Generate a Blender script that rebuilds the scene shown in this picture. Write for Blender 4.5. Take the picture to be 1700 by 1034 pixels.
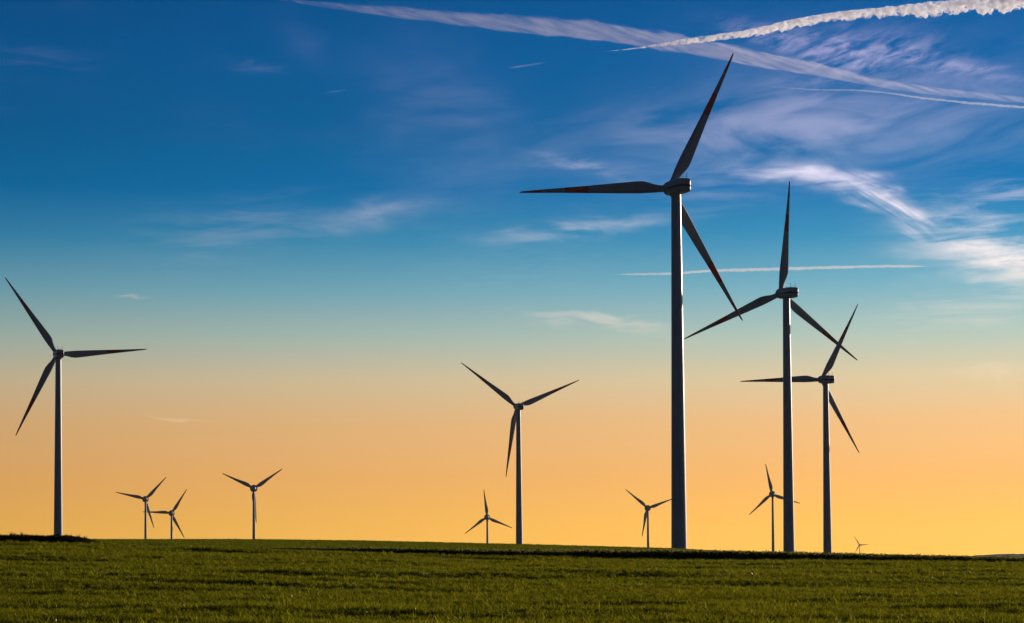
import bpy, bmesh, math, random
import numpy as np
from mathutils import Vector, Matrix, Euler

for o in list(bpy.data.objects):
    bpy.data.objects.remove(o, do_unlink=True)
S = bpy.context.scene
COL = S.collection
R = math.radians

# ------------------------------------------------------------------ camera
EYE = 2.4
cam_d = bpy.data.cameras.new('camera'); cam = bpy.data.objects.new('camera', cam_d); COL.objects.link(cam)
cam_d.sensor_width = 36.0; cam_d.lens = 81.19
cam_d.shift_y = 0.1612
cam_d.clip_start = 0.5; cam_d.clip_end = 400000.0
PITCH, ROLL = R(2.15), R(0.37)
cam.location = (0, 0, EYE)
cam.rotation_euler = (Matrix.Rotation(R(90) + PITCH, 3, 'X') @ Matrix.Rotation(-ROLL, 3, 'Z')).to_euler()
S.camera = cam

# ------------------------------------------------------------------ sun
SUN_AZ, SUN_EL = R(43), R(9)          # azimuth to the right of the view direction (+Y), behind the turbines
sd = bpy.data.lights.new('sun', 'SUN'); sun = bpy.data.objects.new('sun', sd); COL.objects.link(sun)
sd.energy = 4.2; sd.angle = R(0.5); sd.color = (1.0, 0.86, 0.70)
sdir = Vector((math.sin(SUN_AZ) * math.cos(SUN_EL), math.cos(SUN_AZ) * math.cos(SUN_EL), math.sin(SUN_EL)))
sun.rotation_euler = sdir.to_track_quat('Z', 'Y').to_euler()
sun.location = (0, 0, 60)

# ------------------------------------------------------------------ exposure / render
vs = S.view_settings
S.display_settings.display_device = 'sRGB'
vs.view_transform = 'Standard'; vs.look = 'None'; vs.gamma = 1.0; vs.exposure = 0.0; vs.use_curve_mapping = False
S.render.engine = 'CYCLES'
S.cycles.use_denoising = True
S.cycles.max_bounces = 10; S.cycles.diffuse_bounces = 3; S.cycles.glossy_bounces = 2
S.cycles.transmission_bounces = 4; S.cycles.volume_bounces = 8; S.cycles.transparent_max_bounces = 12

# ------------------------------------------------------------------ small node-expression helper
class NB:
    def __init__(s, nt): s.nt = nt; s.L = nt.links
    def n(s, t, **k):
        x = s.nt.nodes.new(t)
        for a, b in k.items(): setattr(x, a, b)
        return x
    def _in(s, sock, v):
        if v is None: return
        if hasattr(v, 'is_linked') or isinstance(v, bpy.types.NodeSocket): s.L.new(v, sock)
        else: sock.default_value = v
    def m(s, op, a, b=None, c=None, clamp=False):
        x = s.n('ShaderNodeMath', operation=op, use_clamp=clamp)
        for i, v in enumerate((a, b, c)): s._in(x.inputs[i], v)
        return x.outputs[0]
    def mix(s, f, a, b, blend='MIX'):
        x = s.n('ShaderNodeMix', data_type='RGBA', blend_type=blend)
        s._in(x.inputs[0], f); s._in(x.inputs[6], a); s._in(x.inputs[7], b)
        return x.outputs[2]
    def comb(s, x, y, z=0.0):
        c = s.n('ShaderNodeCombineXYZ')
        for i, v in enumerate((x, y, z)): s._in(c.inputs[i], v)
        return c.outputs[0]
    def noise(s, vec, scale, detail=3, rough=0.5, dist=0.0):
        x = s.n('ShaderNodeTexNoise'); s._in(x.inputs['Vector'], vec)
        x.inputs['Scale'].default_value = scale; x.inputs['Detail'].default_value = detail
        x.inputs['Roughness'].default_value = rough; x.inputs['Distortion'].default_value = dist
        return x.outputs[0]
    def smooth(s, v, a, b):
        x = s.n('ShaderNodeMapRange', interpolation_type='SMOOTHSTEP')
        s._in(x.inputs[0], v); x.inputs[1].default_value = a; x.inputs[2].default_value = b
        return x.outputs[0]
    def ramp(s, f, stops, interp='LINEAR'):
        x = s.n('ShaderNodeValToRGB'); cr = x.color_ramp; cr.interpolation = interp
        while len(cr.elements) < len(stops): cr.elements.new(0.5)
        for e, (p, c) in zip(cr.elements, stops):
            e.position = p; e.color = (*c[:3], 1)
        s._in(x.inputs[0], f); return x.outputs[0]

def lin(r, g, b):
    f = lambda c: ((c / 255 + 0.055) / 1.055) ** 2.4 if c > 10 else c / 255 / 12.92
    return (f(r), f(g), f(b))

FPX = 3834.0
def el_of(y): return (935.0 - y) / FPX          # elevation (rad) of a height in the frame
def az_of(x): return (x - 850.0) / FPX

# ------------------------------------------------------------------ world: low-sun sky with cirrus
W = bpy.data.worlds.new('World'); S.world = W; W.use_nodes = True
W.cycles.sampling_method = 'MANUAL'; W.cycles.sample_map_resolution = 256
nt = W.node_tree; nt.nodes.clear(); B = NB(nt)
tc = B.n('ShaderNodeTexCoord')
sep = B.n('ShaderNodeSeparateXYZ'); B.L.new(tc.outputs['Generated'], sep.inputs[0])
X, Y, Z = sep.outputs
el = B.m('ARCSINE', Z); az = B.m('ARCTAN2', X, Y)
elc = B.m('MAXIMUM', el, 0.0)
pos = B.m('SQRT', B.m('DIVIDE', elc, math.pi / 2))
def pp(e): return math.sqrt(max(e, 0) / (math.pi / 2))
stops = [(0.0, lin(253, 186, 56)), (pp(el_of(880)), lin(248, 183, 68)), (pp(el_of(790)), lin(235, 174, 98)),
         (pp(el_of(700)), lin(224, 178, 122)), (pp(el_of(630)), lin(206, 187, 150)), (pp(el_of(560)), lin(164, 183, 172)),
         (pp(el_of(480)), lin(110, 163, 180)), (pp(el_of(400)), lin(54, 134, 173)), (pp(el_of(320)), lin(4, 107, 164)),
         (pp(el_of(220)), lin(0, 95, 152)), (pp(el_of(90)), lin(0, 87, 148)), (pp(el_of(-60)), lin(0, 74, 134)),
         (pp(0.45), lin(0, 46, 100)), (1.0, lin(2, 26, 62))]
grad = B.ramp(pos, stops)
cosd = B.m('COSINE', B.m('SUBTRACT', az, SUN_AZ))
w01 = B.m('MULTIPLY_ADD', cosd, 0.5, 0.5)
azf = B.m('MULTIPLY', B.m('POWER', w01, 2.4), 1.50)
# zenith: azimuth has no meaning there, fade the falloff out
azf = B.m('ADD', B.m('MULTIPLY', azf, B.m('SUBTRACT', 1.0, B.smooth(el, 0.5, 1.4))), B.m('MULTIPLY', B.smooth(el, 0.5, 1.4), 0.6))
skycol = B.mix(1.0, grad, azf, 'MULTIPLY')
# away from the sun the low sky is dull blue
dusk = B.ramp(pos, [(0.0, lin(70, 84, 104)), (pp(.12), lin(58, 77, 104)), (pp(.45), lin(25, 48, 82)), (1.0, lin(4, 26, 60))])
skycol = B.mix(B.m('SUBTRACT', 1.0, B.smooth(w01, 0.25, 0.75)), skycol, dusk)
sky = B.n('ShaderNodeTexSky', sky_type='NISHITA', sun_disc=False)
sky.sun_elevation = SUN_EL; sky.sun_rotation = SUN_AZ; sky.altitude = 100; sky.air_density = 1.0; sky.dust_density = 1.2; sky.ozone_density = 3.0
nish = B.mix(1.0, sky.outputs[0], (0.0006, 0.0006, 0.0006, 1), 'MULTIPLY')
skycol = B.mix(1.0, skycol, nish, 'ADD')

# cirrus: wispy streaks in a high layer, described by bearing and elevation
def wisp_noise(sx, sy, ang, seed, detail=6, rough=0.6, dist=0.6):
    c, s_ = math.cos(ang), math.sin(ang)
    u = B.m('MULTIPLY_ADD', az, c, B.m('MULTIPLY', el, s_)); v = B.m('MULTIPLY_ADD', az, -s_, B.m('MULTIPLY', el, c))
    return B.noise(B.comb(B.m('MULTIPLY', u, sx), B.m('MULTIPLY', v, sy), seed), 1.0, detail, rough, dist)
n_flat = wisp_noise(22, 170, 0.02, 3.1)
n_diag = wisp_noise(30, 190, -0.55, 9.7)
n_fine = wisp_noise(60, 330, 0.10, 5.2, 7, 0.65, 1.0)
n_soft = wisp_noise(16, 60, 0.12, 6.6, 4, 0.55, 0.8)
n_rib = wisp_noise(70, 240, 0.30, 2.9, 5, 0.6, 0.35)
n_big = wisp_noise(7, 26, 0.05, 1.4, 4, 0.55, 0.3)
warp = B.m('MULTIPLY', B.m('SUBTRACT', wisp_noise(18, 50, 0, 7.7, 3), 0.5), 0.05)
warp2 = B.m('MULTIPLY', B.m('SUBTRACT', wisp_noise(22, 44, 0, 17.7, 3), 0.5), 0.022)
azw = B.m('ADD', az, warp); elw = B.m('ADD', el, warp2)
def patch(px, py, rx, ry, deg, amp, nz, lo=0.38, hi=0.72):
    """one bank of cirrus centred on a bearing, rx, ry its half-sizes (frame units), deg its slope"""
    a = R(-deg); c, s_ = math.cos(a), math.sin(a)
    du = B.m('SUBTRACT', azw, az_of(px)); dv = B.m('SUBTRACT', elw, el_of(py))
    u = B.m('MULTIPLY', B.m('MULTIPLY_ADD', du, c, B.m('MULTIPLY', dv, s_)), FPX / rx)
    v = B.m('MULTIPLY', B.m('MULTIPLY_ADD', du, -s_, B.m('MULTIPLY', dv, c)), FPX / ry)
    d = B.m('MULTIPLY_ADD', u, u, B.m('MULTIPLY', v, v))
    g = B.m('EXPONENT', B.m('MULTIPLY', d, -1.0))
    return B.m('MULTIPLY', B.m('MULTIPLY', g, amp), B.smooth(nz, lo, hi))
P = [patch(1345, 300, 80, 15, 4, .95, n_flat, .25, .6), patch(1470, 348, 70, 19, 35, 1.0, n_diag, .28, .66),
     patch(1620, 395, 130, 34, 14, .42, n_flat), patch(1665, 452, 120, 34, 10, 1.0, n_flat, .25, .66), patch(1700, 350, 150, 26, -4, .30, n_flat),
     patch(1600, 520, 160, 26, -5, .28, n_flat), patch(970, 380, 120, 13, -4, .36, n_flat, .3, .65),
     patch(985, 278, 85, 14, 6, .38, n_flat), patch(1250, 225, 260, 55, -6, .30, n_soft, .3, .7), patch(1480, 190, 240, 90, 4, .22, n_soft, .3, .7),
     patch(745, 190, 110, 75, 20, .20, n_big, .3, .6), patch(440, 122, 70, 10, 5, .09, n_flat), patch(640, 356, 120, 22, -9, .17, n_soft, .2, .7), patch(660, 352, 90, 12, -8, .12, n_fine, .25, .7),
     patch(400, 385, 170, 40, -8, .14, n_flat), patch(1330, 85, 110, 16, 14, .34, n_rib, .35, .7), patch(1450, 110, 110, 34, 8, .34, n_rib, .35, .7), patch(1590, 140, 130, 14, 9, .3, n_rib, .3, .7), patch(1180, 330, 120, 40, 0, .15, n_flat),
     patch(90, 130, 90, 24, 0, .06, n_flat), patch(510, 75, 50, 26, 40, .08, n_big, .3, .6), patch(1000, 545, 90, 7, 9, .42, n_flat, .2, .55),
     patch(305, 703, 42, 2.2, 1, .45, n_flat, .1, .4), patch(246, 485, 34, 2.4, 0, .26, n_flat, .1, .4), patch(1640, 628, 60, 4, -4, .14, n_flat, .1, .5)]
tot = P[0]
for q in P[1:]: tot = B.m('ADD', tot, q)
# a thin veil that thickens and thins over the whole sky
veil = B.m('MULTIPLY', B.m('MULTIPLY', B.smooth(n_big, 0.50, 0.80), B.smooth(n_fine, 0.3, 0.75)), 0.05)
veil = B.m('MULTIPLY', veil, B.smooth(el, 0.05, 0.14))
tot = B.m('MINIMUM', B.m('ADD', tot, veil), 0.95)
ccol = B.ramp(pos, [(pp(0.0), lin(255, 205, 120)), (pp(0.085), lin(236, 208, 178)), (pp(0.13), lin(226, 216, 214)), (pp(0.17), lin(208, 203, 226)), (pp(0.25), lin(186, 170, 214)), (1, lin(120, 120, 170))])
ccol = B.mix(1.0, ccol, B.m('MULTIPLY', azf, 1.05), 'MULTIPLY')
final = B.mix(tot, skycol, ccol)
bg = B.n('ShaderNodeBackground'); B.L.new(final, bg.inputs[0]); bg.inputs[1].default_value = 1.0
wo = B.n('ShaderNodeOutputWorld'); B.L.new(bg.outputs[0], wo.inputs[0])

# ------------------------------------------------------------------ generic helpers
def tag(o, label=None, cat=None, group=None, kind=None):
    for k, v in (('label', label), ('category', cat), ('group', group), ('kind', kind)):
        if v: o[k] = v
    return o
def mesh_obj(name, me, mat=None, parent=None):
    o = bpy.data.objects.new(name, me); COL.objects.link(o)
    if mat and not me.materials: me.materials.append(mat)
    if parent: o.parent = parent
    return o
def smooth_mesh(me, ang=None):
    me.polygons.foreach_set('use_smooth', [True] * len(me.polygons))
    return me
def pydata(name, v, f, mat=None, smooth=True):
    me = bpy.data.meshes.new(name); me.from_pydata([tuple(p) for p in v], [], [tuple(q) for q in f]); me.update()
    if mat: me.materials.append(mat)
    if smooth: smooth_mesh(me)
    return me
def new_mat(name):
    m = bpy.data.materials.new(name); m.use_nodes = True; m.node_tree.nodes.clear()
    return m, NB(m.node_tree)
def principled(name, col, rough=0.5, var=0.06, scale=0.6, bump=0.0, spec=0.4):
    m, b = new_mat(name)
    tcn = b.n('ShaderNodeTexCoord'); nz = b.noise(tcn.outputs['Object'], scale, 4, 0.6)
    c = b.mix(b.smooth(nz, 0.3, 0.75), tuple(x * (1 + var) for x in col) + (1,), tuple(x * (1 - 2.2 * var) for x in col) + (1,))
    p = b.n('ShaderNodeBsdfPrincipled'); b.L.new(c, p.inputs['Base Color'])
    p.inputs['Roughness'].default_value = rough; p.inputs['Specular IOR Level'].default_value = spec
    if bump:
        bn = b.n('ShaderNodeBump'); bn.inputs['Strength'].default_value = bump; bn.inputs['Distance'].default_value = 0.02
        b.L.new(b.noise(tcn.outputs['Object'], scale * 14, 3), bn.inputs['Height']); b.L.new(bn.outputs[0], p.inputs['Normal'])
    out = b.n('ShaderNodeOutputMaterial'); b.L.new(p.outputs[0], out.inputs[0])
    return m

# ------------------------------------------------------------------ terrain
rng = np.random.default_rng(11)
EDGE = np.array([(-80, 4.5), (-33, 4.10), (-27, 4.06), (-16.6, 3.64), (0, 2.83), (16.6, 2.53), (33, 2.26), (80, 1.5)])
EDGE[:, 1] -= np.where(EDGE[:, 0] < -15, 0.24, 0.16)
CREST = np.array([(-160, 5.3), (-51, 5.13), (-41, 5.0), (-25.5, 4.9), (-15, 4.71), (0, 4.26), (15.5, 3.74), (27, 3.02), (51, 2.15), (160, 1.2)])
WAVES = []
for i in range(26):
    ly = 2.2 * 1.14 ** i; lx = ly * rng.uniform(2.2, 5.0)
    WAVES.append((2 * math.pi / lx, 2 * math.pi / ly, rng.uniform(0, 6.28), rng.uniform(-0.12, 0.05)))
def undulate(x, y):
    z = np.zeros_like(x)
    for i, (kx, ky, ph, sl) in enumerate(WAVES):
        env = 0.6 + 0.4 * np.sin(x * kx * 0.37 + ph * 2.0) * np.sin(y * ky * 0.21 + ph)
        z += 0.019 * (1.05 ** i) * env * np.sin(kx * x * (1 if i % 2 else -1) + ky * (y + sl * -x * 1.0) + ph)
    return z
def sstep(a, b, x):
    t = np.clip((x - a) / (b - a), 0, 1); return t * t * (3 - 2 * t)
def terrain(x, y):
    x = np.asarray(x, float); y = np.asarray(y, float)
    ez = np.interp(x, EDGE[:, 0], EDGE[:, 1]); cz = np.interp(x, CREST[:, 0], CREST[:, 1])
    t = np.clip(y / 150.0, 0, 1)
    near = ez * t ** 1.3
    mid = ez + (cz - ez) * np.clip((y - 150) / 80, 0, 1)
    z = np.where(y < 150, near, mid)
    far = -6.0 + 0 * z
    s = sstep(235, 2600, y)
    z = z * (1 - s) + far * s
    amp = np.clip(1 - (np.hypot(x, y - 120) - 150) / 200, 0, 1) * (1 - 0.8 * sstep(140, 156, y))
    z = z + undulate(x, y) * amp
    return z
def graded(limits):
    out = []
    for a, b, st in limits: out += list(np.arange(a, b, st))
    return out
ys = [-12000, -6000, -2500, -1000, -400, -150, -60, -20, 0, 15, 30] + graded([(40, 165, 0.5), (165, 250, 2.0), (250, 400, 12), (400, 1000, 60), (1000, 3000, 250), (3000, 12001, 1000)])
xp = graded([(0, 46, 0.75), (46, 70, 3), (70, 200, 13)]) + [200, 300, 500, 900, 1600, 3000, 6000, 12000]
xs = [-q for q in reversed(xp[1:])] + xp
XX, YY = np.meshgrid(xs, ys); ZZ = terrain(XX, YY)
nx, ny = len(xs), len(ys)
v = np.stack([XX.ravel(), YY.ravel(), ZZ.ravel()], 1)
ii = np.arange(nx * ny).reshape(ny, nx)
f = np.stack([ii[:-1, :-1].ravel(), ii[:-1, 1:].ravel(), ii[1:, 1:].ravel(), ii[1:, :-1].ravel()], 1)
mg, b = new_mat('field_soil')
geo = b.n('ShaderNodeNewGeometry'); gp = geo.outputs['Position']
n1 = b.noise(gp, 0.35, 6, 0.6); n2 = b.noise(gp, 6.0, 5, 0.65)
c1 = b.mix(b.smooth(n2, 0.35, 0.7), (0.036, 0.040, 0.010, 1), (0.070, 0.085, 0.018, 1))
c2 = b.mix(b.smooth(n1, 0.45, 0.75), c1, (0.060, 0.050, 0.022, 1))
pb = b.n('ShaderNodeBsdfPrincipled'); b.L.new(c2, pb.inputs['Base Color']); pb.inputs['Roughness'].default_value = 0.95; pb.inputs['Specular IOR Level'].default_value = 0.1
bn = b.n('ShaderNodeBump'); bn.inputs['Strength'].default_value = 0.8; bn.inputs['Distance'].default_value = 0.06; b.L.new(n2, bn.inputs['Height']); b.L.new(bn.outputs[0], pb.inputs['Normal'])
ou = b.n('ShaderNodeOutputMaterial'); b.L.new(pb.outputs[0], ou.inputs[0])
ground = mesh_obj('ground', pydata('ground', v, f, mg)); tag(ground, kind='structure', label='rolling green farmland under the turbines')

# ------------------------------------------------------------------ far wooded ridge on the horizon
hx = np.linspace(1700, 5200, 240); hv = []; hf = []
ridge = 15 + 12 * sstep(1800, 2050, hx) + 30 * sstep(1950, 3600, hx) + 3 * np.sin(hx * .011) + rng.uniform(-2.0, 2.5, len(hx))
ridge = ridge * 1.0
for j, (yo, hs) in enumerate([(8900, -12), (9000, 0.62), (9060, 1.0), (9400, 1.0), (9700, -14)]):
    for i, x in enumerate(hx):
        hv.append((x, yo + 40 * math.sin(x * .004), hs if hs < 0 else -6 + (ridge[i] + 6) * hs))
n_ = len(hx)
for j in range(4):
    for i in range(n_ - 1): hf.append((j * n_ + i, j * n_ + i + 1, (j + 1) * n_ + i + 1, (j + 1) * n_ + i))
m_ridge = principled('distant_wood', (0.045, 0.055, 0.03), 0.95, 0.3, 0.02, spec=0.1)
hill = mesh_obj('distant_hill', pydata('distant_hill', hv, hf, m_ridge, smooth=False)); tag(hill, kind='structure', label='low wooded ridge fading on the horizon')

# ------------------------------------------------------------------ plants: instanced clumps
def leaf_mat(name, refl, trans, tfac, gloss=0.0, var=0.35):
    m, b = new_mat(name)
    oi = b.n('ShaderNodeObjectInfo'); rnd = oi.outputs['Random']
    geo = b.n('ShaderNodeNewGeometry'); mp = b.n('ShaderNodeMapping'); mp.inputs['Scale'].default_value = (.10, .45, 0); b.L.new(geo.outputs['Position'], mp.inputs[0])
    rnd = b.m('MULTIPLY_ADD', rnd, 0.55, b.m('MULTIPLY', b.smooth(b.noise(mp.outputs[0], 1.0, 4, .6), .3, .7), 0.45))
    c = b.mix(rnd, tuple(q * (1 - var) for q in refl) + (1,), tuple(q * (1 + var) for q in refl) + (1,))
    t = b.mix(rnd, tuple(q * (1 - var) for q in trans) + (1,), tuple(q * (1 + var) for q in trans) + (1,))
    d = b.n('ShaderNodeBsdfDiffuse'); b.L.new(c, d.inputs[0])
    tr = b.n('ShaderNodeBsdfTranslucent'); b.L.new(t, tr.inputs[0])
    mx = b.n('ShaderNodeMixShader'); mx.inputs[0].default_value = tfac; b.L.new(d.outputs[0], mx.inputs[1]); b.L.new(tr.outputs[0], mx.inputs[2])
    last = mx.outputs[0]
    if gloss:
        g = b.n('ShaderNodeBsdfGlossy'); g.inputs['Roughness'].default_value = 0.35; g.inputs[0].default_value = (0.9, 0.9, 0.8, 1)
        m2 = b.n('ShaderNodeMixShader'); m2.inputs[0].default_value = gloss; b.L.new(last, m2.inputs[1]); b.L.new(g.outputs[0], m2.inputs[2]); last = m2.outputs[0]
    o_ = b.n('ShaderNodeOutputMaterial'); b.L.new(last, o_.inputs[0])
    return m
M_grass = leaf_mat('grass_blade', (0.084, 0.098, 0.006), (0.255, 0.245, 0.009), 0.55, 0.0, 0.40)
M_grass2 = leaf_mat('far_grass_blade', (0.070, 0.092, 0.008), (0.170, 0.180, 0.010), 0.5, 0.0)
M_tip = leaf_mat('grass_glint', (0.30, 0.28, 0.05), (0.55, 0.50, 0.06), 0.6, 0.06, 0.4)  # sunlit sparkle of the grass, painted as a few brighter blades
M_cropglint = leaf_mat('crop_leaf_glint', (0.22, 0.22, 0.07), (0.40, 0.36, 0.05), 0.45, 0.12)  # light glints on the crop, put into the colour of some leaves
M_crop = leaf_mat('crop_leaf', (0.030, 0.042, 0.010), (0.050, 0.055, 0.006), 0.25, 0.10)
M_weed = leaf_mat('weed_blade', (0.030, 0.024, 0.012), (0.040, 0.025, 0.010), 0.25, 0.0)

def grass_clump(name, nb, h, spread, wid, mat, r, droop=0.35, mat2=None, frac=0.07):
    v, f, mi = [], [], []
    for k in range(nb):
        a = r.uniform(0, 6.283); d = spread * math.sqrt(r.random()); bx, by = d * math.cos(a), d * math.sin(a)
        fa = r.uniform(0, 6.283); hh = h * r.uniform(0.55, 1.15); ln = hh * r.uniform(0.1, droop * 2)
        wx, wy = -math.sin(fa) * wid / 2, math.cos(fa) * wid / 2
        cx, cy = math.cos(fa), math.sin(fa); i = len(v)
        for t, ww in ((0, 1.0), (0.5, 0.85)):
            px, py, pz = bx + cx * ln * t * t, by + cy * ln * t * t, hh * t * (1 - 0.15 * t)
            v += [(px - wx * ww, py - wy * ww, pz), (px + wx * ww, py + wy * ww, pz)]
        v.append((bx + cx * ln, by + cy * ln, hh * 0.9))
        f += [(i, i + 1, i + 3, i + 2), (i + 2, i + 3, i + 4)]; mi += [1 if mat2 and r.random() < frac else 0] * 2
    me = pydata(name, v, f, mat, smooth=False)
    if mat2: me.materials.append(mat2); me.polygons.foreach_set('material_index', mi)
    return bpy.data.objects.new(name, me)
def leafy_plant(name, nl, h, mat, r, lw=0.11, ll=0.2, mat2=None):
    v, f, mi = [], [], []
    for k in range(nl):
        a = k * 2.4 + r.uniform(-.3, .3); t = (k + .5) / nl; zb = h * (0.10 + 0.72 * t) * r.uniform(.8, 1.1)
        out = (0.05 + 0.14 * (1 - t)) * r.uniform(.6, 1.3); L_ = ll * r.uniform(.6, 1.2); w = lw * r.uniform(.6, 1.2); up = r.uniform(-.15, .75)
        c, s_ = math.cos(a), math.sin(a); i = len(v)
        for q, ww, dz in ((0, .15, 0), (.35, 1, .06), (.75, .8, .03), (1, .08, -.06)):
            px, py, pz = c * (out + L_ * q), s_ * (out + L_ * q), zb + L_ * (q * up + dz)
            v += [(px + s_ * w * ww / 2, py - c * w * ww / 2, pz + .012), (px, py, pz - .006), (px - s_ * w * ww / 2, py + c * w * ww / 2, pz + .012)]
        mi += [1 if r.random() < .3 else 0] * 6
        for q in range(3):
            f += [(i + q * 3, i + q * 3 + 1, i + q * 3 + 4, i + q * 3 + 3), (i + q * 3 + 1, i + q * 3 + 2, i + q * 3 + 5, i + q * 3 + 4)]
    # stem
    i = len(v)
    for z in (0, h * .8):
        for q in range(3): v.append((.012 * math.cos(q * 2.1), .012 * math.sin(q * 2.1), z))
    f += [(i + q, i + (q + 1) % 3, i + 3 + (q + 1) % 3, i + 3 + q) for q in range(3)]; mi += [0] * 3
    me = pydata(name, v, f, mat, smooth=False)
    if mat2: me.materials.append(mat2); me.polygons.foreach_set('material_index', mi)
    return bpy.data.objects.new(name, me)

def scatter(name, pts, scl, protos, label, cat, seed):
    """one 'stuff' object: every point carries a clump picked, turned and scaled by its own attributes"""
    r = np.random.default_rng(seed); n = len(pts)
    me = bpy.data.meshes.new(name); me.vertices.add(n); me.vertices.foreach_set('co', np.asarray(pts, np.float32).ravel())
    a = me.attributes.new('scl', 'FLOAT_VECTOR', 'POINT'); a.data.foreach_set('vector', np.asarray(scl, np.float32).ravel())
    rot = np.stack([r.normal(0, .10, n), r.normal(0, .10, n), r.uniform(0, 6.283, n)], 1).astype(np.float32)
    a = me.attributes.new('rot', 'FLOAT_VECTOR', 'POINT'); a.data.foreach_set('vector', rot.ravel())
    a = me.attributes.new('pick', 'INT', 'POINT'); a.data.foreach_set('value', r.integers(0, len(protos), n).astype(np.int32))
    o = mesh_obj(name, me); tag(o, label, cat, kind='stuff')
    pc = bpy.data.collections.new(name + '_clumps')
    for p_ in protos: pc.objects.link(p_)
    g = bpy.data.node_groups.new(name + '_scatter', 'GeometryNodeTree')
    g.interface.new_socket('Geometry', in_out='INPUT', socket_type='NodeSocketGeometry')
    g.interface.new_socket('Geometry', in_out='OUTPUT', socket_type='NodeSocketGeometry')
    N = g.nodes.new; L = g.links.new
    gi, go = N('NodeGroupInput'), N('NodeGroupOutput'); ip = N('GeometryNodeInstanceOnPoints'); ci = N('GeometryNodeCollectionInfo')
    ci.inputs['Collection'].default_value = pc; ci.inputs['Separate Children'].default_value = True; ci.inputs['Reset Children'].default_value = True
    def at(nm, ty):
        q = N('GeometryNodeInputNamedAttribute'); q.data_type = ty; q.inputs['Name'].default_value = nm
        return [s for s in q.outputs if s.enabled and s.name == 'Attribute'][0]
    L(gi.outputs[0], ip.inputs['Points']); L(ci.outputs[0], ip.inputs['Instance']); ip.inputs['Pick Instance'].default_value = True
    L(at('pick', 'INT'), ip.inputs['Instance Index']); L(at('rot', 'FLOAT_VECTOR'), ip.inputs['Rotation']); L(at('scl', 'FLOAT_VECTOR'), ip.inputs['Scale'])
    L(ip.outputs[0], go.inputs[0])
    md = o.modifiers.new('scatter', 'NODES'); md.node_group = g
    return o
pr = random.Random(5)
def region(n, y0, y1, power, half=0.26, margin=7.0):
    y = y0 + (y1 - y0) * rng.random(n) ** power
    x = (rng.random(n) * 2 - 1) * (half * y + margin)
    return x, y
def patchy(x, y, seed):
    r = np.random.default_rng(seed); z = np.zeros_like(x)
    for i in range(14):
        ly = r.uniform(.5, 5.0); lx = ly * r.uniform(3, 8); ph = r.uniform(0, 6.28)
        z += np.sin(x * 6.283 / lx * r.choice([-1, 1]) + (y + .06 * x) * 6.283 / ly + ph)
    return z / 2.6
def front_edge(x):                                   # where the sown field ends, a slightly wavering line
    return 150.2 + 0.35 * np.sin(x * .23) + .2 * np.sin(x * .71 + 1)
# sown field in front
GX, GY = region(210000, 46, 151.5, 1.0)
dens = np.clip(0.85 + 0.3 * patchy(GX, GY, 3), 0.25, 1)
k = (rng.random(len(GX)) < dens) & (GY < front_edge(GX))
GX, GY = GX[k], GY[k]
hgt = np.clip(0.92 + 0.34 * patchy(GX, GY, 8), 0.3, 1.6) * rng.uniform(.6, 1.3, len(GX))
wd = rng.uniform(.9, 1.3, len(GX))
protos = [grass_clump('grass_clump', 18, 0.17, 0.12, 0.019, M_grass, pr, .75, M_tip, .075) for _ in range(9)]
scatter('field_grass', np.stack([GX, GY, terrain(GX, GY) - .012], 1), np.stack([wd, wd, hgt], 1), protos,
        'young green cereal crop covering the sown field in front', 'grass', 21)
# smooth green field behind, up to the crest
GX, GY = region(60000, 152, 262, 1.0)
s_ = rng.uniform(.8, 1.3, len(GX))
protos = [grass_clump('far_grass_clump', 14, 0.11, 0.22, 0.030, M_grass2, pr) for _ in range(4)]
scatter('crest_grass', np.stack([GX, GY, terrain(GX, GY) - .01], 1), np.stack([s_, s_, s_], 1), protos,
        'short smooth grass on the rise behind the leafy crop', 'grass', 22)
# leafy dark crop strip
def crop_h(x): return np.interp(x, [-17, -14, -9.8, -4, 0, 8, 16.7, 26, 33, 60], [0.10, .22, .38, .48, .56, .62, .62, .54, .46, .42])
n = 9000; GX = rng.uniform(-17, 48, n); dep = np.interp(GX, [-17, -5, 10, 48], [1.2, 3.2, 4.5, 9.0])
GY = 151.2 + dep * rng.random(n) ** 1.3
hh = crop_h(GX) / 0.5 * rng.uniform(.72, 1.22, n); ww = np.clip(hh, .45, 1.0) * rng.uniform(.85, 1.2, n)
protos = [leafy_plant('crop_plant', 15, 0.47, M_crop, pr, mat2=M_cropglint) for _ in range(6)]
scatter('leafy_crop', np.stack([GX, GY, terrain(GX, GY) - .01], 1), np.stack([ww, ww, hh], 1), protos,
        'dark leafy crop strip along the far edge of the sown field', 'crop', 23)
# weedy bank
bx = np.arange(-64, -26.2, 0.22); by = np.linspace(0, 1, 15)
prof = 0.50 * (1 - sstep(-29.8, -26.4, bx)) + .03 * np.sin(bx * .9) * (bx < -31) + .02 * np.sin(bx * 2.3 + 1) * (bx < -30)
BV, BF = [], []
for i, x in enumerate(bx):
    for t in by:
        yy = 151.4 + 3.4 * t
        hz = prof[i] * math.sin(math.pi * min(1, t * 1.0)) ** .45 if 0 < t < 1 else -.08
        BV.append((x, yy, float(terrain(x, yy)) + hz - .02 + (rng.uniform(-.015, .015) if 0 < t < 1 else 0)))
nb = len(by)
for i in range(len(bx) - 1):
    for j in range(nb - 1): BF.append((i * nb + j, (i + 1) * nb + j, (i + 1) * nb + j + 1, i * nb + j + 1))
m_bank = principled('bank_earth', (0.035, 0.030, 0.018), 0.95, .25, 3.0, spec=.1)
bank = mesh_obj('earth_bank', pydata('earth_bank', BV, BF, m_bank)); tag(bank, kind='structure', label='low dark earth bank overgrown with weeds')
n = 5200; GX = rng.uniform(-64, -26.6, n); tt = rng.random(n); GY = 151.4 + 3.4 * tt
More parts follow.
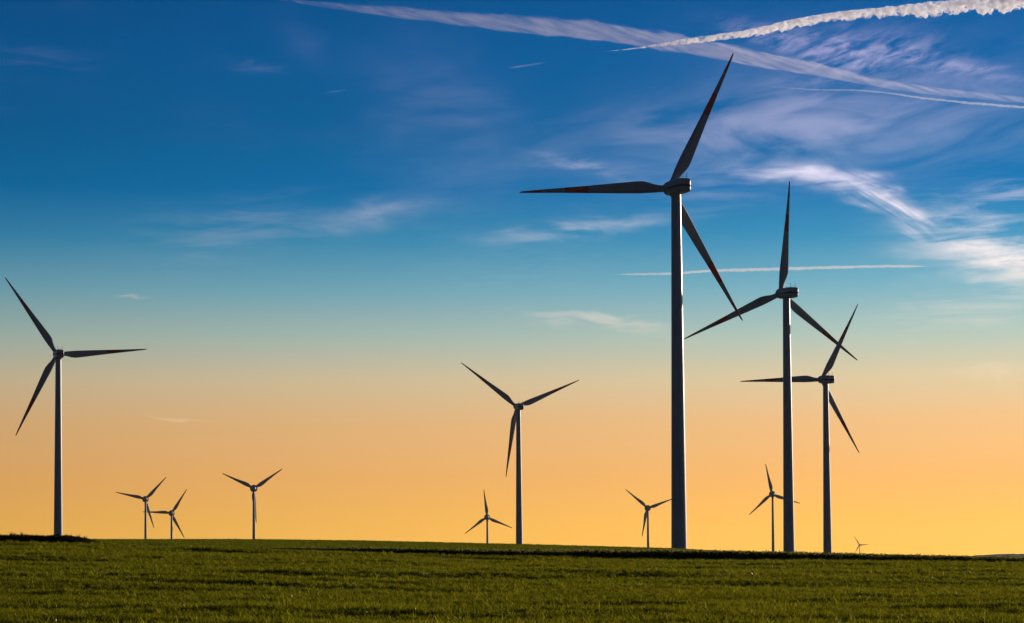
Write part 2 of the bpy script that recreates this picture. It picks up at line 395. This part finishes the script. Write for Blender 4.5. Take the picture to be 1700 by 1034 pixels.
base = np.interp(GX, bx, prof) * np.sin(np.pi * tt) ** .45
sc_ = np.clip(np.interp(GX, bx, prof) / .3, .3, 1) * rng.uniform(.5, 1.15, n)
sc_ = np.where(rng.random(n) < .06, sc_ * rng.uniform(1.5, 2.4, n), sc_)
protos = [grass_clump('weed_tuft', 18, 0.17, 0.09, 0.014, M_weed, pr, .3) for _ in range(5)]
scatter('bank_weeds', np.stack([GX, GY, terrain(GX, GY) + base - .04], 1), np.stack([np.clip(sc_, .7, 1.2)] * 2 + [sc_], 1), protos,
        'dry dark weeds and seed stalks covering the earth bank', 'weeds', 24)

# ------------------------------------------------------------------ wind turbines
M_white = principled('turbine_paint', (0.25, 0.27, 0.29), 0.40, 0.07, 0.35, spec=.35)
M_tower = principled('tower_paint', (0.24, 0.26, 0.28), 0.36, 0.05, 0.12, spec=.5)
M_red = principled('signal_red', (0.55, 0.035, 0.018), 0.5, 0.10, 0.5, spec=.3)
M_dark = principled('dark_seal', (0.02, 0.022, 0.025), 0.6, 0.1, 1.0, spec=.2)
M_steel = principled('galvanised_steel', (0.20, 0.21, 0.22), 0.45, 0.1, 3.0)

def loft(rings, close_a=True, close_b=True):
    v, f = [], []; n = len(rings[0])
    for r_ in rings: v += list(r_)
    for j in range(len(rings) - 1):
        for i in range(n): f.append((j * n + i, j * n + (i + 1) % n, (j + 1) * n + (i + 1) % n, (j + 1) * n + i))
    if close_a: f.append(tuple(range(n - 1, -1, -1)))
    if close_b: f.append(tuple((len(rings) - 1) * n + i for i in range(n)))
    return v, f
def lathe_z(prof, n=48): return loft([[(r_ * math.cos(2 * math.pi * i / n), r_ * math.sin(2 * math.pi * i / n), z) for i in range(n)] for r_, z in prof])
def lathe_y(prof, n=40): return loft([[(r_ * math.cos(2 * math.pi * i / n), y, -r_ * math.sin(2 * math.pi * i / n)) for i in range(n)] for r_, y in prof])
def sharp(me, deg=35):
    smooth_mesh(me)
    bm = bmesh.new(); bm.from_mesh(me)
    for e in bm.edges:
        if len(e.link_faces) == 2 and e.calc_face_angle(0) > R(deg): e.smooth = False
    bmesh.ops.recalc_face_normals(bm, faces=bm.faces); bm.to_mesh(me); bm.free(); return me
def shape(name, vf, mat, deg=35): return sharp(pydata(name, vf[0], vf[1], mat), deg)

def airfoil(s, Rr, chord, lead, tc_, twist, pre, z):
    """closed section: leading edge at x=lead, trailing at lead+chord"""
    n = 12; pts = []
    circ = max(0.0, min(1.0, (tc_ - .40) / .55))
    up, lo = [], []
    for i in range(n + 1):
        q = .5 * (1 - math.cos(math.pi * i / n))
        th = 5 * tc_ * (.2969 * math.sqrt(q) - .126 * q - .3516 * q * q + .2843 * q ** 3 - .1015 * q ** 4)
        ce = tc_ / 2 * math.sqrt(max(0, 1 - (2 * q - 1) ** 2))
        h = th * (1 - circ) + ce * circ
        cb = (1 - circ) * .03 * 4 * q * (1 - q)
        up.append((q, h + cb)); lo.append((q, -h + cb))
    for q, h in up + lo[-2:0:-1]:
        x, y = lead + q * chord, h * chord
        x0 = 0.0; c, s_ = math.cos(twist), math.sin(twist)
        pts.append((x * c - y * s_, pre + x * s_ + y * c, z))
    return pts
def blade_meshes(tagname, Rr, chord_t, lead_t, cone, bands, mats, root_r):
    """returns meshes of the painted lengths of one blade; bands = [(s0, s1, key)]"""
    cs, cv = zip(*chord_t); ls, lv = zip(*lead_t)
    def ring(s):
        ch = float(np.interp(s, cs, cv)); le = float(np.interp(s, ls, lv))
        tcr = float(np.interp(s, [0, .06, .13, .2, .35, .6, 1], [1, 1, .62, .38, .27, .2, .16]))
        tw = -R(float(np.interp(s, [0, .1, .2, .45, 1], [12, 13, 11, 4, 0])))
        pre = s * Rr * math.sin(cone)
        return airfoil(s, Rr, ch, le, tcr, tw, pre, s * Rr * math.cos(cone))
    grid = [.03, .05, .07, .09, .11, .13, .15, .17, .19, .21, .23, .26, .30, .35, .40, .46, .52, .58, .64, .70, .76, .82, .88, .92, .95, .97, .985, .995, 1.0]
    out = {}
    for key in sorted({k for *_, k in bands}):
        V, F = [], []
        for s0, s1, k in bands:
            if k != key: continue
            ss = sorted({s0, s1} | {g for g in grid if s0 < g < s1})
            vv, ff = loft([ring(s) for s in ss]); o_ = len(V); V += vv; F += [tuple(i + o_ for i in q) for q in ff]
        out[key] = shape(tagname + '_' + key, (V, F), mats[key], 50)
    return out
A_R, B_R = 45.0, 41.0
A_mesh = blade_meshes('blade', A_R,
    [(.03, 1.95), (.06, 1.95), (.10, 2.35), (.15, 3.15), (.19, 3.55), (.23, 3.5), (.30, 3.2), (.40, 2.78), (.55, 2.12), (.705, 1.52), (.855, .98), (.95, .62), (.985, .46), (1, .22)],
    [(.03, -.98), (.06, -.98), (.12, -1.12), (.20, -1.22), (.55, -.72), (.705, -.48), (.855, -.30), (1, -.14)], R(3),
    [(.03, .55, 'white'), (.55, .705, 'band'), (.705, .855, 'white'), (.855, 1.0, 'tip')], {'white': M_white, 'band': M_red, 'tip': M_red}, .97)
B_mesh = blade_meshes('plain_blade', B_R,
    [(.03, 2.4), (.07, 2.4), (.12, 3.2), (.2, 4.5), (.27, 4.7), (.35, 4.2), (.5, 3.1), (.7, 2.1), (.9, 1.3), (.98, .95), (1, .5)],
    [(.03, -1.2), (.07, -1.2), (.25, -1.7), (.5, -1.25), (.7, -.85), (.9, -.5), (1, -.3)], R(1), [(.03, 1.0, 'white')], {'white': M_white}, 1.05)

def superbox(w, h, y, cz, e=5.0, n=40):
    r_ = []
    for i in range(n):
        t = 2 * math.pi * i / n; c, s_ = math.cos(t), math.sin(t)
        r_.append((w / 2 * math.copysign(abs(c) ** (2 / e), c), y, cz - h / 2 * math.copysign(abs(s_) ** (2 / e), s_)))
    return r_
# model A nacelle, axis +Y to the rotor, origin on the tower axis at hub height
A_nac = shape('nacelle', loft([superbox(3.0, 3.3, -6.95, -.05), superbox(3.45, 3.85, -6.75, -.02), superbox(3.62, 4.05, -6.3, 0), superbox(3.7, 4.2, -4, 0),
                               superbox(3.7, 4.25, 0, -.02), superbox(3.6, 4.15, 2.0, -.03), superbox(3.3, 3.8, 2.9, -.04, 4), superbox(3.0, 3.3, 3.2, -.04, 3)]), M_white, 40)
def stripe_rings(th, proud):
    out = []
    # a dark joint band running round the sides and rear between the two cover shells
    pts = [(1.82, 2.2), (1.86, 0), (1.86, -4), (1.83, -6.3), (1.75, -6.76), (1.52, -6.97)]
    path = [(x + proud, y) for x, y in pts]; path += [(-x, y) for x, y in reversed(path)]
    path = [(x, y - (proud if y < -6.9 else 0)) for x, y in path]
    inner = [(x - math.copysign(.25, x), y + .25) for x, y in path]
    V, F = [], []
    for (xo, yo), (xi, yi) in zip(path, inner):
        hh = float(np.interp(yo, [-7, -4.5, -2.5, 2.2], [th, th, th * .6, th * .4]))
        V += [(xo, yo, -hh / 2 - .1), (xo, yo, hh / 2 - .1), (xi, yi, hh / 2 - .1), (xi, yi, -hh / 2 - .1)]
    for i in range(len(path) - 1):
        for q in range(4): F.append((i * 4 + q, i * 4 + (q + 1) % 4, i * 4 + 4 + (q + 1) % 4, i * 4 + 4 + q))
    F += [(3, 2, 1, 0), tuple(len(V) - 4 + q for q in range(4))]
    return V, F
A_stripe = shape('seam_stripe', stripe_rings(.62, .02), M_dark)
def rod(a, b, r_, n=8):
    a, b = Vector(a), Vector(b); d = (b - a).normalized(); u = d.orthogonal().normalized(); w = d.cross(u)
    return loft([[tuple(p + (u * math.cos(2 * math.pi * i / n) + w * math.sin(2 * math.pi * i / n)) * r_) for i in range(n)] for p in (a, b)])
def mast_shape(x):
    V, F = rod((x, -5.4, 1.9), (x, -5.4, 3.5), .07)
    v2, f2 = loft([[(x + q * math.cos(2 * math.pi * i / 8), -5.4 + q * math.sin(2 * math.pi * i / 8), z) for i in range(8)] for q, z in ((.05, 3.5), (.15, 3.56), (.15, 3.66), (.04, 3.72))])
    F = F + [tuple(i + len(V) for i in q) for q in f2]; return V + v2, F
A_mast = [shape('mast', mast_shape(x), M_steel) for x in (-1.05, 1.05)]
A_rail = shape('rail', rod((-1.04, -5.4, 2.55), (1.04, -5.4, 2.55), .045), M_steel)
A_hatch = shape('roof_hatch', loft([[(sx * .55, sy * .5 - 2.2, z) for sx, sy in ((-1, -1), (1, -1), (1, 1), (-1, 1))] for z in (1.9, 2.24)]), M_white)
A_beacon = shape('beacon_light', lathe_z([(.16, 2.0), (.16, 2.42), (.10, 2.5)], 12), M_red)
A_hub = shape('hub', lathe_y([(1.75, -1.75), (1.98, -1.4), (2.08, 0), (1.95, .9), (1.6, 1.7), (1.05, 2.3), (.45, 2.62), (.05, 2.7)]), M_white)
# model B: ring generator with an egg-shaped rear cover
B_nac = shape('nacelle', lathe_y([(.05, -6.2), (.7, -6.05), (1.5, -5.4), (2.15, -4.2), (2.55, -2.6), (2.7, -.8), (2.65, .6)]), M_white)
B_gen = shape('generator_ring', lathe_y([(2.7, .55), (4.25, .75), (4.45, 1.0), (4.47, 2.2), (4.2, 2.6), (2.6, 2.75)]), M_white)
B_hub = shape('hub', lathe_y([(2.55, -1.35), (2.5, -.6), (2.2, .8), (1.6, 2.1), (.9, 2.9), (.05, 3.25)]), M_white)
B_mast = shape('mast', rod((0, -2.0, 2.5), (0, -2.0, 5.0), .09), M_steel)

def tower_mesh(h, r0, r1, seams):
    prof = [(r0 + .12, -.6), (r0 + .12, 0.25), (r0, 0.26)]
    for k in range(1, 13):
        z = .26 + (h - .26) * k / 12; prof.append((r0 + (r1 - r0) * (k / 12) ** .9, z))
    return shape('tower', lathe_z(prof), M_tower, 30)
def flange(h, z, r0, r1):
    r_ = r0 + (r1 - r0) * (z / h) ** .9
    return shape('flange', lathe_z([(r_ - .05, z - .12), (r_ + .035, z - .11), (r_ + .035, z + .11), (r_ - .05, z + .12)]), M_tower)

def turbine(kind, x, y, hubz, yaw, psi, name, label, group):
    z0 = float(terrain(x, y)); h = hubz - z0
    root = bpy.data.objects.new(name, None); COL.objects.link(root)
    root.location = (x, y, z0); root.rotation_euler = (0, 0, R(yaw)); root.empty_display_size = 2
    tag(root, label, 'wind turbine', group)
    A = kind == 'A'
    ov, tilt, Rr, r0, r1 = (4.6, R(5), A_R, 2.32, 1.38) if A else (4.2, R(4), B_R, 2.25, 1.3)
    top = h - (1.95 if A else 2.3)
    tw = mesh_obj('tower', tower_mesh(top, r0, r1, 3), None, root)
    if A:
        for fr in (.24, .5, .76): mesh_obj('flange', flange(top, top * fr, r0, r1), None, tw)
    nac = mesh_obj('nacelle', A_nac if A else B_nac, None, root); nac.location = (0, 0, h)
    if A:
        for nm, me in (('seam_stripe', A_stripe), ('mast', A_mast[0]), ('mast', A_mast[1]), ('rail', A_rail), ('roof_hatch', A_hatch), ('beacon_light', A_beacon)):
            mesh_obj(nm, me, None, nac)
        nac.rotation_euler = (R(3), 0, 0)
    else:
        mesh_obj('generator_ring', B_gen, None, root).location = (0, 0, h)
        mesh_obj('mast', B_mast, None, nac)
        for sx in (-1, 1): mesh_obj('aerial_bracket', shape('aerial_bracket', rod((sx * .9, -.3, h - 7), (sx * 2.3, -.3, h - 6.2), .08), M_steel), None, tw)
    C = Vector((0, ov * math.cos(tilt), h + ov * math.sin(tilt)))
    hub = mesh_obj('hub', A_hub if A else B_hub, None, root); hub.location = C; hub.rotation_euler = (tilt, 0, 0)
    for kx in range(3):
        t = R(psi + 120 * kx)
        mt = Matrix.Translation(C) @ Matrix.Rotation(tilt, 4, 'X') @ Matrix.Rotation(math.pi / 2 - t, 4, 'Y')
        bl = mesh_obj('blade', (A_mesh if A else B_mesh)['white'], None, root); bl.matrix_local = mt
        if A:
            mesh_obj('red_band', A_mesh['band'], None, bl); mesh_obj('red_tip', A_mesh['tip'], None, bl)
    return root
GA, GB = 'red-banded wind turbines', 'distant round-headed wind turbines'
for args in [
    ('A', 47.5, 658.0, 109.7, 18.4, 63.8, 'banded_wind_turbine', 'largest red-banded wind turbine, thick tower rising behind the leafy crop, one blade held level', GA),
    ('A', 108.7, 908.1, 108.2, 21.2, 85.4, 'banded_wind_turbine', 'red-banded turbine with one blade pointing almost straight up, between the largest turbine and another', GA),
    ('A', 162.1, 1188.7, 96.0, 18.5, 62.4, 'banded_wind_turbine', 'red-banded turbine with its level blade passing behind its taller neighbour\'s tower', GA),
    ('A', -222.0, 1129.1, 106.3, 19.0, 4.6, 'banded_wind_turbine', 'red-banded turbine standing alone behind the dark weedy bank', GA),
    ('A', 4.3, 1448.0, 100.6, 14.0, 22.8, 'banded_wind_turbine', 'red-banded turbine on the bare crest, lowest blade hanging close beside its tower', GA),
    ('B', 1372.4, 9130.8, 65.9, 12.0, 2.5, 'round_headed_wind_turbine', 'tiny faraway wind turbine barely clearing the leafy crop', GB),
    ('B', -497.4, 3132.4, 92.5, 13.2, 47.0, 'round_headed_wind_turbine', 'round-headed turbine whose tower is crossed by its neighbour\'s level blade', GB),
    ('B', -490.8, 3327.0, 77.7, 11.9, 57.6, 'round_headed_wind_turbine', 'short round-headed turbine, level blade reaching across the neighbouring round-headed turbine\'s tower', GB),
    ('B', -305.8, 2733.2, 92.9, 9.0, 34.5, 'round_headed_wind_turbine', 'lone round-headed turbine with one blade hanging straight down its tower', GB),
    ('B', -36.9, 3406.3, 70.5, 7.0, 96.8, 'round_headed_wind_turbine', 'short round-headed turbine with one blade straight up, beside a red-banded turbine\'s tower', GB),
    ('B', 191.4, 3258.2, 78.9, 6.0, 19.8, 'round_headed_wind_turbine', 'round-headed turbine beside the largest tower, one blade tip hidden behind it', GB),
    ('B', 346.2, 3068.2, 92.0, 9.2, 102.3, 'round_headed_wind_turbine', 'round-headed turbine whose sideways blade passes behind a red-banded turbine\'s tower', GB)]:
    turbine(*args)

# ------------------------------------------------------------------ contrails: real ice-cloud tubes nine kilometres up
from mathutils import noise as mnoise
def sky_point(px, py, alt):
    """bearing (frame units) -> point where that line of sight meets the altitude"""
    shy = 935.0 - (517 + FPX * math.tan(PITCH))
    x2, y2 = px - 850.0, -(py - 517.0 - shy); c, s_ = math.cos(ROLL), math.sin(ROLL)
    xa, ya = c * x2 + s_ * y2, -s_ * x2 + c * y2
    d = Vector((xa / FPX, math.cos(PITCH) - ya / FPX * math.sin(PITCH), math.sin(PITCH) + ya / FPX * math.cos(PITCH)))
    return d * (alt / d.z) + Vector((0, 0, EYE))
def ice_mat(name, dens, g, col=(1, 1, 1), het=None, step=1.0):
    m, b = new_mat(name)
    pv = b.n('ShaderNodeVolumePrincipled'); pv.inputs['Color'].default_value = (*col, 1); pv.inputs['Anisotropy'].default_value = g
    if het:
        geo = b.n('ShaderNodeNewGeometry'); mp = b.n('ShaderNodeMapping'); mp.vector_type = 'TEXTURE'
        b.L.new(geo.outputs['Position'], mp.inputs['Vector']); mp.inputs['Rotation'].default_value = het['rot']; mp.inputs['Scale'].default_value = het['scale']
        nz = b.noise(mp.outputs[0], 1.0, 4, 0.62, 0.4)
        b.L.new(b.m('MULTIPLY', b.smooth(nz, het['lo'], het['hi']), dens), pv.inputs['Density'])
        m.cycles.volume_step_rate = step
    else:
        pv.inputs['Density'].default_value = dens; m.cycles.homogeneous_volume = True
    o_ = b.n('ShaderNodeOutputMaterial'); b.L.new(pv.outputs[0], o_.inputs['Volume'])
    return m
def contrail(name, label, path, alt, mat, lump=0.25, lobes=0.0, lobe_px=14, wav=1.0, seed=0, nring=500, hscale=1.0, pad=0.0, soft=3.0):
    pth = np.array(path, float); s = np.linspace(0, 1, nring)
    cum = np.concatenate([[0], np.cumsum(np.hypot(*np.diff(pth[:, :2], axis=0).T))]); L_ = cum[-1]
    cols = [np.interp(s * L_, cum, pth[:, i]) for i in range(4)]
    kern = np.hanning(int(nring * 0.09) | 1); kern /= kern.sum()
    def sm(a):
        p_ = len(kern) // 2
        a2 = np.concatenate([2 * a[0] - a[1:p_ + 1][::-1], a, 2 * a[-1] - a[-p_ - 1:-1][::-1]]); return np.convolve(a2, kern, 'valid')
    px, py, ru, rd = [sm(c) for c in cols]; ru = np.maximum(ru, .15); rd = np.maximum(rd, .15)
    r_ = np.random.default_rng(seed + 100)
    lob = np.zeros(nring)
    if lobes:
        t = 0.0
        while t < L_:
            w = lobe_px * r_.uniform(.4, .9); a = r_.uniform(.2, 1.0) * min(1, .25 + 1.6 * (t / L_))
            q = np.clip(1 - ((s * L_ - t) / w) ** 2, 0, 1) ** .5 * a; lob = np.maximum(lob, q); t += w * r_.uniform(.9, 1.7)
    n = 28; V = []
    for i in range(nring):
        P0 = sky_point(px[i], py[i], alt); mpp = P0.length / FPX
        j0, j1 = max(0, i - 1), min(nring - 1, i + 1)
        T_ = (sky_point(px[j1], py[j1], alt) - sky_point(px[j0], py[j0], alt)).normalized(); Hh = Vector((T_.y, -T_.x, 0)).normalized()
        end = min(1.0, 6 * s[i] + .05, (1 - s[i]) * 6 + .05) if not pad else min(1.0, pad * 6 * s[i] + .05, (1 - s[i]) * 6 * pad + .05)
        for k_ in range(n):
            a = 2 * math.pi * k_ / n; cu, su = math.cos(a), math.sin(a)
            nz = mnoise.fractal(Vector((s[i] * L_ / (7 * wav), cu * 1.1 + seed, su * 1.1)), 0.8, 2.1, 4)
            nz2 = mnoise.noise(Vector((s[i] * L_ / 45, seed * 3.3, 0)))
            vert = ru[i] if su > 0 else rd[i] * (1 + lobes * lob[i])
            nz3 = mnoise.fractal(Vector((s[i] * L_ / (2.6 * wav), cu * 1.9 + seed, su * 1.9)), 0.7, 2.0, 3)
            f_ = max(.15, 1 + lump * nz + lump * .6 * nz3 + .18 * nz2)
            V.append(tuple(P0 + Vector((0, 0, 1)) * (vert * su * f_ * mpp * end) + Hh * (.5 * (ru[i] + rd[i]) * hscale * math.copysign(abs(cu) ** soft, cu) * f_ * mpp * end)))
    rings = [V[i * n:(i + 1) * n] for i in range(nring)]
    vv, ff = loft(rings); o = mesh_obj(name, shape(name, (vv, ff), mat, 170)); tag(o, label, 'contrail', 'aircraft contrails')
    return o
ICE = ice_mat('ice_trail', 0.022, 0.5, (0.83, 0.88, 1.0), het=dict(rot=(0, 0, R(20)), scale=(105, 100, 80), lo=.36, hi=.66), step=0.04)
ICE_thin = ice_mat('thin_ice_trail', 0.0045, 0.5, (0.76, 0.82, 1.0))
ICE_faint = ice_mat('faint_ice_trail', 0.003, 0.6, (0.82, 0.87, 1.0))
contrail('contrail', 'bright white puffy contrail with hanging lobes crossing above the largest turbine', [(981, 87.5, .8, .8), (1050, 81, 2.2, 2.5), (1100, 73, 3, 3), (1150, 66, 4, 4), (1220, 57.5, 4.5, 4.5), (1275, 47, 4.5, 5), (1325, 34, 4.5, 5.5),
    (1375, 26, 4.5, 6), (1450, 18, 5, 6.5), (1500, 14, 5.5, 7), (1575, 6, 6, 7.5), (1640, 2, 7, 9), (1700, -2, 7, 9), (1850, -14, 8, 10), (2000, -25, 8, 10)], 9000, ICE, .30, 1.5, 15, 2.0, 1, 2200, 1.6, soft=2.0)
contrail('contrail', 'thin straight white contrail passing behind the largest turbine\'s tower', [(1015, 455.5, 1.2, 1.2), (1060, 455, 2.2, 2.2), (1110, 454.5, 2.2, 2.2), (1180, 449, 2.4, 2.8), (1300, 446, 2.6, 2.8), (1400, 443, 2.2, 2.4), (1480, 441.5, 2.0, 2.4), (1545, 442, 1.6, 2.0)], 9000, ICE_thin, .35, .3, 9, 1.2, 2, 900, 2.2, pad=3.0)
contrail('contrail', 'slender pale contrail running just below the wide spread one', [(1225, 138, .4, .4), (1300, 145, .7, .7), (1350, 149, 1.2, 1.2), (1425, 149.5, 1.5, 1.5), (1475, 154, 1.6, 1.6), (1525, 162, 1.7, 1.7), (1600, 170, 2.0, 2.0), (1700, 178, 2.4, 2.4), (1900, 192, 2.6, 2.6)], 9000, ICE_thin, .55, .2, 10, 1.2, 3, 900, 1.6)
contrail('contrail', 'short faint contrail fragment in line with the puffy contrail\'s thin end', [(836, 114, .4, .4), (860, 110.5, 1.6, 1.6), (890, 106, 1.4, 1.4), (914, 102, .4, .4)], 9000, ICE_faint, .4, 0, 10, 1.0, 4, 160)
contrail('contrail', 'tiny faint contrail dash alone in the deep blue', [(534, 154.5, .3, .3), (550, 152.5, 1.2, 1.2), (564, 150.5, 1.2, 1.2), (580, 148.5, .3, .3)], 9000, ICE_faint, .4, 0, 10, 1.0, 5, 120)
ICE_wide = ice_mat('spread_ice_trail', 0.0016, 0.6, (0.72, 0.75, 1.0), het=dict(rot=(0, R(12), R(22)), scale=(700, 170, 48), lo=.34, hi=.78), step=0.1)
contrail('contrail', 'broad feathery old contrail slanting across the sky behind the largest blade tip', [(380, -12, 5, 4), (465, -1, 6, 4), (575, 13, 9, 6), (700, 26, 13, 8), (800, 37, 17, 10), (850, 42, 19, 11), (950, 50, 21, 13), (1050, 62, 20, 11), (1150, 80, 20, 10), (1250, 99, 19, 10),
    (1350, 117, 15, 7), (1450, 138, 10, 5), (1550, 153, 8, 4.5), (1700, 167, 8, 4.5), (1900, 186, 8, 4.5)], 9000, ICE_wide, .16, 0, 14, 7.0, 6, 900, 2.2)

# ------------------------------------------------------------------ haze: even, thin air over the farmland
mh, b = new_mat('haze_air')
pv = b.n('ShaderNodeVolumePrincipled'); pv.inputs['Color'].default_value = (0.93, 0.92, 0.90, 1); pv.inputs['Density'].default_value = 1.0e-5; pv.inputs['Anisotropy'].default_value = 0.4
ou = b.n('ShaderNodeOutputMaterial'); b.L.new(pv.outputs[0], ou.inputs['Volume'])
hv = [(sx * 12600, sy * 12600, z) for z in (-8.5, 175) for sx, sy in ((-1, -1), (1, -1), (1, 1), (-1, 1))]
hz = mesh_obj('haze', pydata('haze', hv, [(3, 2, 1, 0), (4, 5, 6, 7), (0, 1, 5, 4), (1, 2, 6, 5), (2, 3, 7, 6), (3, 0, 4, 7)], mh, smooth=False)); tag(hz, kind='stuff', label='thin evening haze over the fields', cat='haze')
